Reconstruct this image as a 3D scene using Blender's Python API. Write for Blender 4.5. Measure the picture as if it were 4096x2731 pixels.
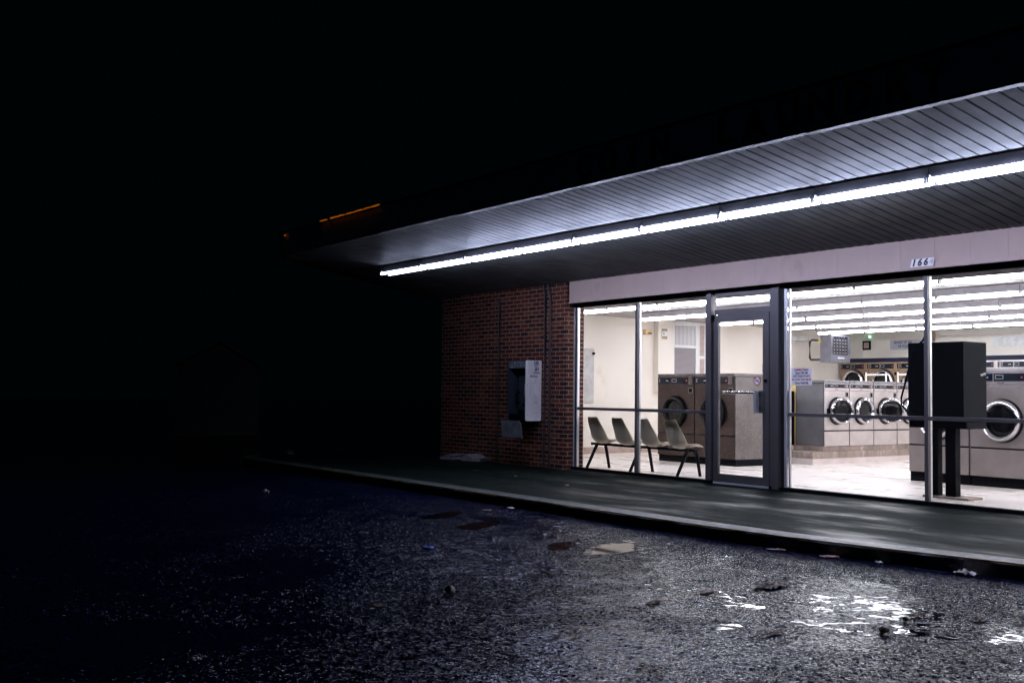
import bpy, bmesh, math, random
from mathutils import Vector, Matrix
random.seed(7)
S = bpy.context.scene
for o in list(bpy.data.objects): bpy.data.objects.remove(o)
R = math.radians
# ------------------------------------------------------------------ camera
cam = bpy.data.cameras.new('camera'); cam.sensor_width = 36; cam.lens = 36*4316.25/4096; cam.clip_start = .05; cam.clip_end = 600
co = bpy.data.objects.new('camera', cam); S.collection.objects.link(co); S.camera = co
yaw, pitch, roll = 0.94815861, 0.04803505, 0.0119653
fw = Vector((-math.sin(yaw)*math.cos(pitch), math.cos(yaw)*math.cos(pitch), math.sin(pitch)))
rt = fw.cross(Vector((0,0,1))).normalized(); up = rt.cross(fw)
r2 = rt*math.cos(roll)+up*math.sin(roll); u2 = up*math.cos(roll)-rt*math.sin(roll)
co.matrix_world = Matrix(((r2.x,u2.x,-fw.x,0),(r2.y,u2.y,-fw.y,0),(r2.z,u2.z,-fw.z,1.14),(0,0,0,1)))
# ------------------------------------------------------------------ night sky
wd = bpy.data.worlds.new('World'); S.world = wd; wd.use_nodes = True
wn = wd.node_tree; wbg = wn.nodes['Background']
sky = wn.nodes.new('ShaderNodeTexSky'); sky.sky_type = 'NISHITA'; sky.sun_disc = False
sky.sun_elevation = R(-6); sky.sun_rotation = R(140)
tint = wn.nodes.new('ShaderNodeMix'); tint.data_type = 'RGBA'; tint.inputs['Factor'].default_value = .9
wn.links.new(sky.outputs[0], tint.inputs[6]); tint.inputs[7].default_value = (.0014, .011, .0155, 1)
wn.links.new(tint.outputs[2], wbg.inputs[0]); wbg.inputs[1].default_value = .105
S.view_settings.view_transform = 'Standard'; S.view_settings.look = 'None'
S.view_settings.exposure = 0; S.view_settings.gamma = 1
S.render.engine = 'CYCLES'
cy = S.cycles; cy.max_bounces = 8; cy.diffuse_bounces = 4; cy.glossy_bounces = 4; cy.transparent_max_bounces = 16
cy.sample_clamp_indirect = 4; cy.caustics_reflective = False; cy.caustics_refractive = False
cy.use_denoising = True
OUT_L, IN_L = 58, 55           # radiance of the outdoor and indoor tubes

# ------------------------------------------------------------------ materials
MATS = {}
class NT:
    def __init__(s, m): s.t = m.node_tree; s.n = s.t.nodes; s.l = s.t.links
    def new(s, k, **kw):
        n = s.n.new('ShaderNode'+k)
        for a, v in kw.items(): setattr(n, a, v)
        return n
    def put(s, sock, v):
        if hasattr(v, 'links') or isinstance(v, bpy.types.NodeSocket): s.l.new(v, sock)
        else: sock.default_value = v
    def math(s, op, a, b=0, c=0, clamp=False):
        n = s.new('Math', operation=op, use_clamp=clamp)
        s.put(n.inputs[0], a); s.put(n.inputs[1], b); s.put(n.inputs[2], c); return n.outputs[0]
    def mix(s, f, a, b):
        n = s.new('Mix', data_type='RGBA'); s.put(n.inputs[0], f); s.put(n.inputs[6], a); s.put(n.inputs[7], b); return n.outputs[2]
    def lerp(s, f, a, b):
        n = s.new('Mix', data_type='FLOAT'); s.put(n.inputs[0], f); s.put(n.inputs[2], a); s.put(n.inputs[3], b); return n.outputs[0]
    def step(s, v, a, b):
        n = s.new('MapRange', interpolation_type='SMOOTHSTEP'); s.put(n.inputs[0], v); n.inputs[1].default_value = a; n.inputs[2].default_value = b; return n.outputs[0]
    def noise(s, vec, scale, detail=3, rough=.55):
        n = s.new('TexNoise'); s.put(n.inputs['Vector'], vec); n.inputs['Scale'].default_value = scale; n.inputs['Detail'].default_value = detail; n.inputs['Roughness'].default_value = rough; return n.outputs[0]
    def stretch(s, vec, sc):
        n = s.new('Mapping'); s.put(n.inputs[0], vec); n.inputs[3].default_value = sc; return n.outputs[0]
    def obj(s): return s.new('TexCoord').outputs['Object']
    def bump(s, h, strength=.3, dist=.01):
        n = s.new('Bump'); n.inputs['Strength'].default_value = strength; n.inputs['Distance'].default_value = dist; s.put(n.inputs['Height'], h); return n.outputs[0]
def c4(c): return (*c, 1) if len(c) == 3 else c
def base(name):
    m = bpy.data.materials.new(name); m.use_nodes = True; t = NT(m); b = t.n['Principled BSDF']; return m, t, b
def pbr(name, col, rough=.5, metal=0, spec=.5, var=.15, vs=6, bump=0, bs=60, bd=.003, dirt=None, stretch=(1,1,1), coat=0):
    if name in MATS: return MATS[name]
    m, t, b = base(name); v = t.stretch(t.obj(), stretch)
    n = t.noise(v, vs, 5, .6); f = t.step(n, .3, .7)
    lo = c4([x*(1-var) for x in col]); hi = c4([min(1, x*(1+var)) for x in col])
    c = t.mix(f, lo, hi)
    if dirt:
        d = t.step(t.noise(v, dirt[1], 6, .7), dirt[2], dirt[2]+.15); c = t.mix(t.math('MULTIPLY', d, dirt[3]), c, c4(dirt[0]))
    t.put(b.inputs['Base Color'], c)
    t.put(b.inputs['Roughness'], t.lerp(f, max(0, rough*.85), min(1, rough*1.15)))
    b.inputs['Metallic'].default_value = metal; b.inputs['Specular IOR Level'].default_value = spec
    b.inputs['Coat Weight'].default_value = coat
    if bump: t.put(b.inputs['Normal'], t.bump(t.noise(v, bs, 4), bump, bd))
    MATS[name] = m; return m
def emit(name, col, k):
    m, t, b = base(name); b.inputs['Base Color'].default_value = (.1,.1,.1,1)
    b.inputs['Emission Color'].default_value = c4(col); b.inputs['Emission Strength'].default_value = k; MATS[name] = m; return m

def brick_mat():
    m, t, b = base('brick'); sp = t.new('SeparateXYZ'); t.put(sp.inputs[0], t.obj())
    u = t.math('ADD', sp.outputs[0], sp.outputs[1]); z = sp.outputs[2]; w, h = .207, .0665
    wob = t.math('MULTIPLY', t.math('SUBTRACT', t.noise(t.obj(), 9, 3), .5), .006)
    row = t.math('FLOOR', t.math('DIVIDE', t.math('ADD', z, wob), h)); odd = t.math('MODULO', t.math('ABSOLUTE', row), 2)
    uu = t.math('ADD', t.math('DIVIDE', t.math('ADD', u, wob), w), t.math('MULTIPLY', odd, .5)); col = t.math('FLOOR', uu)
    cb = t.new('CombineXYZ'); t.put(cb.inputs[0], col); t.put(cb.inputs[1], row)
    wn_ = t.new('TexWhiteNoise', noise_dimensions='2D'); t.put(wn_.inputs[0], cb.outputs[0])
    rp = t.new('ValToRGB'); rp.color_ramp.interpolation = 'CONSTANT'; t.put(rp.inputs[0], wn_.outputs[0])
    st = [(0,(.009,.007,.008)),(.13,(.04,.010,.006)),(.3,(.07,.017,.010)),(.5,(.1,.025,.014)),(.7,(.052,.012,.008)),(.84,(.13,.045,.023)),(.94,(.022,.009,.007))]
    el = rp.color_ramp.elements
    el[0].position, el[0].color = 0, c4(st[0][1]); el[1].position, el[1].color = st[1][0], c4(st[1][1])
    for p, c in st[2:]: e = el.new(p); e.color = c4(c)
    ns = t.noise(t.stretch(t.obj(), (1,1,.55)), 42, 5, .7)
    bc = t.mix(t.math('MULTIPLY', t.step(ns, .5, .68), .55), rp.outputs[0], (.13,.06,.042,1))
    bc = t.mix(t.math('MULTIPLY', t.step(t.noise(t.obj(), 25, 3), .55, .7), .5), bc, (.03,.014,.015,1))
    fu = t.math('FRACT', uu); fz = t.math('FRACT', t.math('DIVIDE', t.math('ADD', z, wob), h))
    eu = t.math('MULTIPLY', t.math('MINIMUM', fu, t.math('SUBTRACT', 1, fu)), w); ez = t.math('MULTIPLY', t.math('MINIMUM', fz, t.math('SUBTRACT', 1, fz)), h)
    ed = t.step(t.math('MINIMUM', eu, ez), .0035, .0065)
    t.put(b.inputs['Base Color'], t.mix(ed, (.42,.23,.165,1), bc)); b.inputs['Roughness'].default_value = .75
    b.inputs['Specular IOR Level'].default_value = .3
    t.put(b.inputs['Normal'], t.bump(t.math('ADD', t.math('MULTIPLY', ed, 1), t.math('MULTIPLY', ns, .5)), .7, .008)); return m

PUD = [(-5.1,5.6,.16,.05),(-4.55,5.75,.14,.1),(-4.35,5.5,.18,.08),(-4.02,5.62,.22,.08),(-4.14,5.25,.16,.06),(-3.82,5.5,.14,.05),(-3.95,4.92,.15,.06),(-3.82,5.13,.1,.05),
 (-4.45,4.93,.1,.06),(-6.7,5.84,.42,.13),(-6.05,5.17,.2,.06),(-2.95,5.12,.14,.07),(-3.73,3.25,.09,.05),(-6.4,4.8,.1,.04),(-4.2,3.62,.07,.03),(-6.1,3.4,.2,.05),(-8.55,5.8,.5,.12),
 (-7.05,5.6,.3,.09),(-7.4,4.33,.16,.05),(-7.0,4.4,.2,.05),(-5.4,5.92,.12,.05),(-3.1,5.43,.16,.08),(-3.6,5.6,.1,.05),(-9.4,5.9,.45,.1),(-5.0,4.7,.1,.04),(-4.35,4.6,.16,.06),(-4.1,4.4,.16,.05),(-3.5,5.3,.2,.05)]
def asphalt_mat(near):
    m, t, b = base('wet_asphalt' if near else 'far_asphalt'); v = t.obj()
    g1 = t.noise(v, 95, 3, .6); g2 = t.noise(v, 30, 3, .6)
    c = t.mix(t.step(g2, .42, .6), (.0016,.003,.013,1), (.003,.0048,.021,1))
    b.inputs['IOR'].default_value = 1.33; b.inputs['Specular IOR Level'].default_value = .1
    if near:
        w_ = t.new('Attribute', attribute_name='water').outputs['Fac']; pud = t.step(w_, .35, .65); dm = t.new('Attribute', attribute_name='damp').outputs['Fac']
        t.put(b.inputs['Base Color'], t.mix(pud, c, (.004,.004,.006,1))); t.put(b.inputs['Roughness'], t.lerp(pud, t.lerp(dm, .2, .11), .03)); b.inputs['Specular Tint'].default_value = (.58,.68,1,1)
        geo = t.new('NewGeometry'); t.put(b.inputs['Specular IOR Level'], t.lerp(pud, .06, .22)); acc = geo.outputs['Normal']; dry = t.math('SUBTRACT', 1, pud)
        def vm(op, p, q):
            n = t.new('VectorMath', operation=op); t.put(n.inputs[0], p); t.put(n.inputs[3 if op == 'SCALE' else 1], q); return n.outputs[0]
        for sc, k in ((68, .85), (150, .5)):              # every stone chip is a small wet facet with its own tilt
            vo = t.new('TexVoronoi', feature='F1'); t.put(vo.inputs['Vector'], v); vo.inputs['Scale'].default_value = sc
            tl = vm('SCALE', vm('SUBTRACT', vo.outputs['Color'], (.5,.5,.5)), t.math('MULTIPLY', t.math('MULTIPLY', dry, k), t.lerp(dm, 1.4, .3))); acc = vm('ADD', acc, tl)
        t.put(b.inputs['Normal'], vm('NORMALIZE', acc, (0,0,0)))
    else:
        t.put(b.inputs['Base Color'], c); b.inputs['Roughness'].default_value = .2
    return m
def walk_mat():
    m, t, b = base('painted_concrete'); v = t.obj(); s = t.stretch(v, (.55,1.5,1))
    n1 = t.noise(s, 2.2, 6, .65); n2 = t.noise(v, 26, 4, .6); worn = t.step(n1, .48, .66)
    c = t.mix(worn, (.003,.0072,.0058,1), (.005,.0085,.0078,1)); c = t.mix(t.math('MULTIPLY', t.step(n2, .5, .7), .35), c, (.01,.015,.014,1))
    t.put(b.inputs['Base Color'], c); wt = t.step(t.noise(s, 1.2, 5, .6), .42, .7); t.put(b.inputs['Roughness'], t.lerp(wt, .7, .34)); t.put(b.inputs['Specular IOR Level'], t.lerp(wt, .025, .075))
    t.put(b.inputs['Normal'], t.bump(t.math('ADD', n2, t.math('MULTIPLY', n1, .5)), .25, .006)); return m
def kerb_mat():
    m, t, b = base('worn_kerb'); v = t.obj(); n = t.noise(v, 9, 6, .7); n1 = t.noise(t.stretch(v, (.5,2,1)), 1.6, 5, .6)
    c = t.mix(t.step(n, .38, .62), (.07,.062,.06,1), (.2,.175,.17,1)); c = t.mix(t.math('MULTIPLY', t.step(n1, .5, .64), .7), c, (.03,.045,.04,1))
    sp = t.new('SeparateXYZ'); t.put(sp.inputs[0], v); c = t.mix(t.math('MULTIPLY', t.step(t.math('ADD', sp.outputs[0], t.math('MULTIPLY', n, 3)), -4.6, -7.6), .95), c, (.02,.028,.024,1))  # colour darkened towards the left end, painting in the light's fall-off
    t.put(b.inputs['Base Color'], c); b.inputs['Roughness'].default_value = .5
    t.put(b.inputs['Normal'], t.bump(t.noise(v, 50, 5, .7), .5, .008)); return m
def soffit_mat():
    m, t, b = base('soffit_paint'); v = t.obj(); n = t.noise(t.stretch(v, (.55,1.5,1)), 2.3, 2, .45)
    b.inputs['Base Color'].default_value = (.2,.2,.215,1)
    t.put(b.inputs['Base Color'], t.mix(t.step(t.noise(v, 3, 5), .35, .7), (.13,.133,.128,1), (.175,.178,.17,1)))
    b.inputs['Roughness'].default_value = .34; b.inputs['Specular IOR Level'].default_value = .01
    t.put(b.inputs['Normal'], t.bump(n, .16, .03)); return m
def glass_mat():
    m, t, b = base('window_glass'); t.n.remove(b); out = t.n['Material Output']
    tr = t.new('BsdfTransparent'); tr.inputs[0].default_value = (.965,.975,.97,1); gl = t.new('BsdfGlossy'); gl.inputs['Roughness'].default_value = .01
    df = t.new('BsdfDiffuse'); df.inputs[0].default_value = (.6,.6,.6,1)
    fr = t.new('Fresnel'); fr.inputs[0].default_value = 1.25
    mx = t.new('MixShader'); t.put(mx.inputs[0], fr.outputs[0]); t.l.new(tr.outputs[0], mx.inputs[1]); t.l.new(gl.outputs[0], mx.inputs[2])
    v = t.obj(); sm = t.math('MULTIPLY', t.step(t.noise(t.stretch(v, (1,1,.3)), 7, 6, .75), .6, .85), .004)
    m2 = t.new('MixShader'); t.put(m2.inputs[0], sm); t.l.new(mx.outputs[0], m2.inputs[1]); t.l.new(df.outputs[0], m2.inputs[2])
    t.l.new(m2.outputs[0], out.inputs[0]); return m
def steel(name, col, rough, metal=.85, scratch=0, sdir=(1,1,6)):
    m, t, b = base(name); v = t.obj(); n = t.noise(t.stretch(v, sdir), 12, 5, .6)
    c = t.mix(t.step(t.noise(v, 2.3, 4), .3, .7), c4([x*.82 for x in col]), c4([x*1.1 for x in col]))
    if scratch:
        s = t.step(t.noise(t.stretch(v, (1,3,1)), 34, 6, .8), .56, .66); c = t.mix(t.math('MULTIPLY', s, scratch), c, (.75,.73,.74,1))
    t.put(b.inputs['Base Color'], c); b.inputs['Metallic'].default_value = metal
    t.put(b.inputs['Roughness'], t.lerp(t.step(n, .35, .65), rough*.8, rough*1.25))
    t.put(b.inputs['Normal'], t.bump(n, .06, .004)); return m
def blind_mat(name, col, axis, freq, dark):
    m, t, b = base(name); sp = t.new('SeparateXYZ'); t.put(sp.inputs[0], t.obj())
    f = t.math('FRACT', t.math('MULTIPLY', sp.outputs[axis], freq))
    t.put(b.inputs['Base Color'], t.mix(t.step(f, .55, .75), c4(col), c4(dark))); b.inputs['Roughness'].default_value = .6; return m

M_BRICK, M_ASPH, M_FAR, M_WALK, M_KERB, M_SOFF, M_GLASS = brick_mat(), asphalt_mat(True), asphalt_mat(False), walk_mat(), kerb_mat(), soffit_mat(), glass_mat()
M_ALU = pbr('aluminium_frame', (.1,.09,.095), .42, .3, var=.1, vs=3, stretch=(1,1,.4))
M_ALUW = pbr('bare_aluminium', (.62,.61,.64), .35, .5, var=.06)
M_DARK = pbr('dark_rubber', (.012,.012,.014), .6)
M_PANEL = pbr('white_panel_paint', (.45,.325,.275), .5, var=.07, vs=1.3, dirt=((.3,.23,.2),2.1,.56,.5), stretch=(1,1,.5))
M_FASC = pbr('dark_fascia', (.6,.6,.63), .6, var=.2)
M_TRIM = pbr('eave_trim', (.06,.046,.044), .5, var=.3, vs=4, dirt=((.02,.02,.02),1.2,.48,.9))
M_WALL = pbr('cream_wall', (.85,.78,.7), .6, var=.03, vs=1.2, bump=.12, bs=120, bd=.002, dirt=((.6,.5,.38),1.1,.6,.35))
M_CEIL = pbr('ceiling_panel', (.43,.4,.4), .6, var=.07, vs=1.5, stretch=(.4,2,1), bump=.35, bs=2.2, bd=.05)
M_FLOOR = pbr('vinyl_floor', (.78,.7,.65), .3, var=.05, vs=1.8, dirt=((.45,.38,.34),2.6,.66,.4), stretch=(.6,1.4,1), bump=.1, bs=3, bd=.01)
M_BASEB = pbr('tan_baseboard', (.4,.3,.26), .5)
M_TUBE_O = emit('outdoor_tube', (.61,.675,1), OUT_L); M_TUBE_I = emit('indoor_tube', (.88,.9,1), IN_L)
M_TUBE_D = [emit('aged_tube', (.61,.675,1), q) for q in (11, 24, 50)]
M_HOUS = pbr('fixture_housing_dark', (.008,.008,.01), .5); M_HOUSW = pbr('fixture_housing_white', (.36,.34,.37), .45)
M_WHITE = pbr('white_plastic', (.75,.74,.72), .4); M_GREYP = pbr('grey_plastic', (.3,.3,.31), .45)
M_BLACK = pbr('black_paint', (.003,.003,.005), .7, spec=.06, var=.3, vs=9); M_BLACKM = pbr('black_board', (.005,.006,.008), .8, spec=.08, var=.35, vs=20, bump=.2, bs=150)
M_CHROME = pbr('chrome', (.6,.6,.63), .07, 1, var=.04); M_RING = pbr('black_gasket', (.006,.006,.007), .4, spec=.15)
M_DGLASS = pbr('door_glass_dark', (.004,.004,.005), .08, 0, .22, var=.3)
M_CTRL = pbr('control_black', (.004,.007,.014), .3, 0, .2)
M_NAVY = pbr('navy_trim', (.008,.01,.026), .7, spec=.2)
M_BROWN = steel('brown_steel', (.05,.036,.034), .42, .8, .12); M_STAIN = steel('scratched_stainless', (.12,.108,.108), .38, .85, .6)
M_WSTEEL = steel('pale_steel', (.5,.455,.45), .38, .65); M_GSIDE = steel('galvanised_side', (.22,.215,.23), .42, .7, .15)
M_BSTEEL = steel('brushed_steel', (.38,.33,.32), .36, .8); M_TAN = steel('tan_steel', (.32,.22,.145), .45, .5)  # on the dryers the tan holds a painted reflection
M_CONC = pbr('stained_concrete', (.22,.17,.14), .7, var=.35, vs=5, dirt=((.5,.46,.45),6,.55,.7), stretch=(1,1,.35), bump=.3)
M_CONCL = pbr('tile_base', (.58,.5,.47), .5, var=.1)
M_WOOD = pbr('plywood_edge', (.55,.38,.16), .6, var=.15, stretch=(1,1,.2))
M_SHELL = pbr('chair_shell', (.6,.53,.42), .42, var=.06); M_LEG = pbr('chair_leg', (.004,.004,.006), .5, spec=.1)
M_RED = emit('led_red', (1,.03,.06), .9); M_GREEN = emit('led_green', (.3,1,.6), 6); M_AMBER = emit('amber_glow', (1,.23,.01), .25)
M_SOGGY = pbr('soggy_card', (.2,.18,.19), .7, var=.3)
M_HEAT = pbr('heater_grey', (.17,.17,.205), .45, .3, var=.15)
M_INKN = pbr('ink_navy', (.012,.016,.08), .6, var=.05); M_INKR = pbr('ink_red', (.3,.012,.03), .6, var=.05); M_INKB = pbr('ink_black', (.008,.01,.018), .6, var=.05)
M_INKG = pbr('ink_grey', (.5,.5,.54), .6, var=.1); M_PAPER = pbr('paper', (.84,.78,.77), .6, var=.05); M_PAPERB = pbr('sign_board', (.5,.5,.58), .4, var=.05)
M_PHONE = pbr('phone_shroud_white', (.95,.87,.85), .45, var=.07, dirt=((.45,.42,.45),7,.62,.5)); M_PHONEB = pbr('phone_blue_black', (.02,.03,.04), .35)
M_PHEAD = pbr('phone_header_grey', (.16,.19,.21), .4); M_HANG = pbr('steel_hanger', (.2,.22,.24), .45, .3, var=.3, vs=7)
M_BLIND = blind_mat('vertical_blind', (.72,.71,.72), 1, 26, (.2,.19,.2)); M_MESH = blind_mat('grey_mesh_blind', (.3,.27,.29), 2, 42, (.14,.12,.13))
M_LOUV = blind_mat('louvre_slats', (.62,.5,.46), 2, 40, (.2,.14,.12)); M_WTRIM = pbr('white_trim', (.8,.78,.77), .4, var=.04)
M_CARD = pbr('cardboard', (.38,.27,.16), .7); M_YEL = pbr('yellow_plastic', (.6,.45,.06), .5); M_CREAMP = pbr('cream_plastic', (.6,.42,.2), .5)
M_LEAF = pbr('dead_leaf', (.12,.08,.06), .6, var=.4, vs=40); M_LEAFT = pbr('pale_leaf', (.3,.22,.18), .5, var=.3, vs=40)
M_ROCK = pbr('rock', (.05,.045,.04), .6, var=.5, vs=30, bump=.6, bs=50, bd=.01); M_ROCKB = pbr('brown_rock', (.13,.085,.035), .6, var=.5, vs=30, bump=.6, bs=50, bd=.01)
M_SHED = pbr('shed_board', (.12,.125,.125), .8); M_PIPE = pbr('conduit_paint', (.035,.03,.032), .5); M_TWIG = pbr('twig', (.16,.1,.08), .7)
M_BLUE = pbr('blue_foil', (.05,.12,.5), .25, .5, var=.8, vs=70); M_CLEAR = pbr('clear_plastic', (.5,.5,.55), .15)

# ------------------------------------------------------------------ mesh helpers
class MB:
    def __init__(s): s.bm = bmesh.new()
    def box(s, x0, x1, y0, y1, z0, z1, bev=0, M=None):
        b = bmesh.new(); bmesh.ops.create_cube(b, size=1)
        for v in b.verts: v.co = Vector((x0+(v.co.x+.5)*(x1-x0), y0+(v.co.y+.5)*(y1-y0), z0+(v.co.z+.5)*(z1-z0)))
        if bev: bmesh.ops.bevel(b, geom=list(b.edges), offset=bev, segments=2, affect='EDGES', profile=.5)
        s.add(b, M); return s
    def add(s, b, M=None):
        if M is not None: bmesh.ops.transform(b, matrix=M, verts=b.verts)
        me = bpy.data.meshes.new('t'); b.to_mesh(me); b.free(); s.bm.from_mesh(me); bpy.data.meshes.remove(me)
    def cyl(s, p, q, r, r1=None, seg=16, cap=True):
        p, q = Vector(p), Vector(q); d = q-p; b = bmesh.new()
        bmesh.ops.create_cone(b, cap_ends=cap, segments=seg, radius1=r, radius2=r if r1 is None else r1, depth=d.length)
        s.add(b, Matrix.Translation((p+q)/2) @ d.to_track_quat('Z', 'Y').to_matrix().to_4x4()); return s
    def tube(s, pts, r, seg=8):
        pts = [Vector(p) for p in pts]; b = s.bm; rings = []
        for i, p in enumerate(pts):
            d = (pts[min(i+1, len(pts)-1)]-pts[max(i-1, 0)]).normalized(); q = d.to_track_quat('Z', 'Y')
            rings.append([b.verts.new(p+q @ Vector((r*math.cos(2*math.pi*k/seg), r*math.sin(2*math.pi*k/seg), 0))) for k in range(seg)])
        for a, c in zip(rings, rings[1:]):
            for k in range(seg): b.faces.new((a[k], a[(k+1) % seg], c[(k+1) % seg], c[k]))
        b.faces.new(rings[0][::-1]); b.faces.new(rings[-1]); return s
    def lathe(s, prof, M=None, seg=40, ring=False):
        b = bmesh.new(); rings = []                       # profile of (radius, height) round local Z
        for r, h in prof: rings.append([b.verts.new((r*math.cos(2*math.pi*k/seg), r*math.sin(2*math.pi*k/seg), h)) for k in range(seg)])
        for a, c in zip(rings, rings[1:]):
            for k in range(seg): b.faces.new((a[k], a[(k+1) % seg], c[(k+1) % seg], c[k]))
        if ring:
            for k in range(seg): b.faces.new((rings[-1][k], rings[-1][(k+1) % seg], rings[0][(k+1) % seg], rings[0][k]))
        else: b.faces.new(rings[0][::-1]); b.faces.new(rings[-1])
        bmesh.ops.recalc_face_normals(b, faces=b.faces); s.add(b, M); return s
    def prism(s, pts, h, M=None, bev=0):                  # outline in local XY pulled up along Z
        b = bmesh.new(); f = b.faces.new([b.verts.new((x, y, 0)) for x, y in pts]); r = bmesh.ops.extrude_face_region(b, geom=[f])
        for v in r['geom']:
            if isinstance(v, bmesh.types.BMVert): v.co.z += h
        bmesh.ops.recalc_face_normals(b, faces=b.faces)
        if bev: bmesh.ops.bevel(b, geom=list(b.edges), offset=bev, segments=1, affect='EDGES')
        s.add(b, M); return s
    def build(s, name, m, parent=None, loc=None, smooth=False):
        me = bpy.data.meshes.new(name)
        off = Vector(loc) if loc is not None else (parent_origin(parent) if parent else Vector((0,0,0)))
        if not LOCAL[0]: bmesh.ops.translate(s.bm, vec=-off, verts=s.bm.verts)
        s.bm.to_mesh(me); s.bm.free(); me.materials.append(m)
        if smooth:
            for p in me.polygons: p.use_smooth = True
            me.set_sharp_from_angle(angle=R(40))
        o = bpy.data.objects.new(name, me); S.collection.objects.link(o)
        if parent: o.parent = parent
        elif loc is not None: o.location = off
        return o
LOCAL = [False]            # True while a thing is modelled round its own origin
ORI = {}
def parent_origin(p): return ORI.get(p.name, Vector((0,0,0)))
def empty(name, loc, label, cat, group=None, rz=0):
    o = bpy.data.objects.new(name, None); S.collection.objects.link(o); o.empty_display_size = .1
    o.location = loc; o.rotation_euler = (0,0,rz); ORI[o.name] = Vector(loc); return tag(o, label, cat, group)
def tag(o, label, cat, group=None):
    o['label'] = label; o['category'] = cat
    if group: o['group'] = group
    return o
def struct(o): o['kind'] = 'structure'; return o
def sub(o, p):             # hang a part built in world axes under a part of the same thing
    q = p
    while q is not None and q.name not in ORI: q = q.parent
    o.parent = p; return o
def copy_tree(o, par=None):
    c = o.copy(); S.collection.objects.link(c)
    if par: c.parent = par
    for k in list(o.children): copy_tree(k, c)
    return c
FACE = {'-Y': Matrix(((1,0,0,0),(0,0,-1,0),(0,1,0,0),(0,0,0,1))), '+X': Matrix(((0,0,1,0),(1,0,0,0),(0,1,0,0),(0,0,0,1)))}
def text(name, lines, face, pos, m, parent=None, bold=0, depth=.0015, shear=0, sx=1, align='CENTER', loc=None):
    """lines: (string, size, u, v): u across, v up from pos, on a face looking along -Y or +X"""
    bm = bmesh.new()
    for (tx, sz, u, v) in lines:
        cu = bpy.data.curves.new('t', 'FONT'); cu.body = tx; cu.size = sz; cu.extrude = depth; cu.offset = bold*sz; cu.align_x = align; cu.align_y = 'CENTER'; cu.shear = shear; cu.resolution_u = 3
        to = bpy.data.objects.new('t', cu); S.collection.objects.link(to); dg = bpy.context.evaluated_depsgraph_get()
        me = bpy.data.meshes.new_from_object(to.evaluated_get(dg)); bpy.data.objects.remove(to); bpy.data.curves.remove(cu)
        b = bmesh.new(); b.from_mesh(me); bpy.data.meshes.remove(me)
        bmesh.ops.transform(b, matrix=Matrix.Translation((u, v, 0)) @ Matrix.Diagonal((sx,1,1,1)), verts=b.verts)
        bmesh.ops.transform(b, matrix=Matrix.Translation(pos) @ FACE[face], verts=b.verts)
        q = bpy.data.meshes.new('t'); b.to_mesh(q); b.free(); bm.from_mesh(q); bpy.data.meshes.remove(q)
    w = MB(); w.bm.free(); w.bm = bm; return w.build(name, m, parent, loc)

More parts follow.
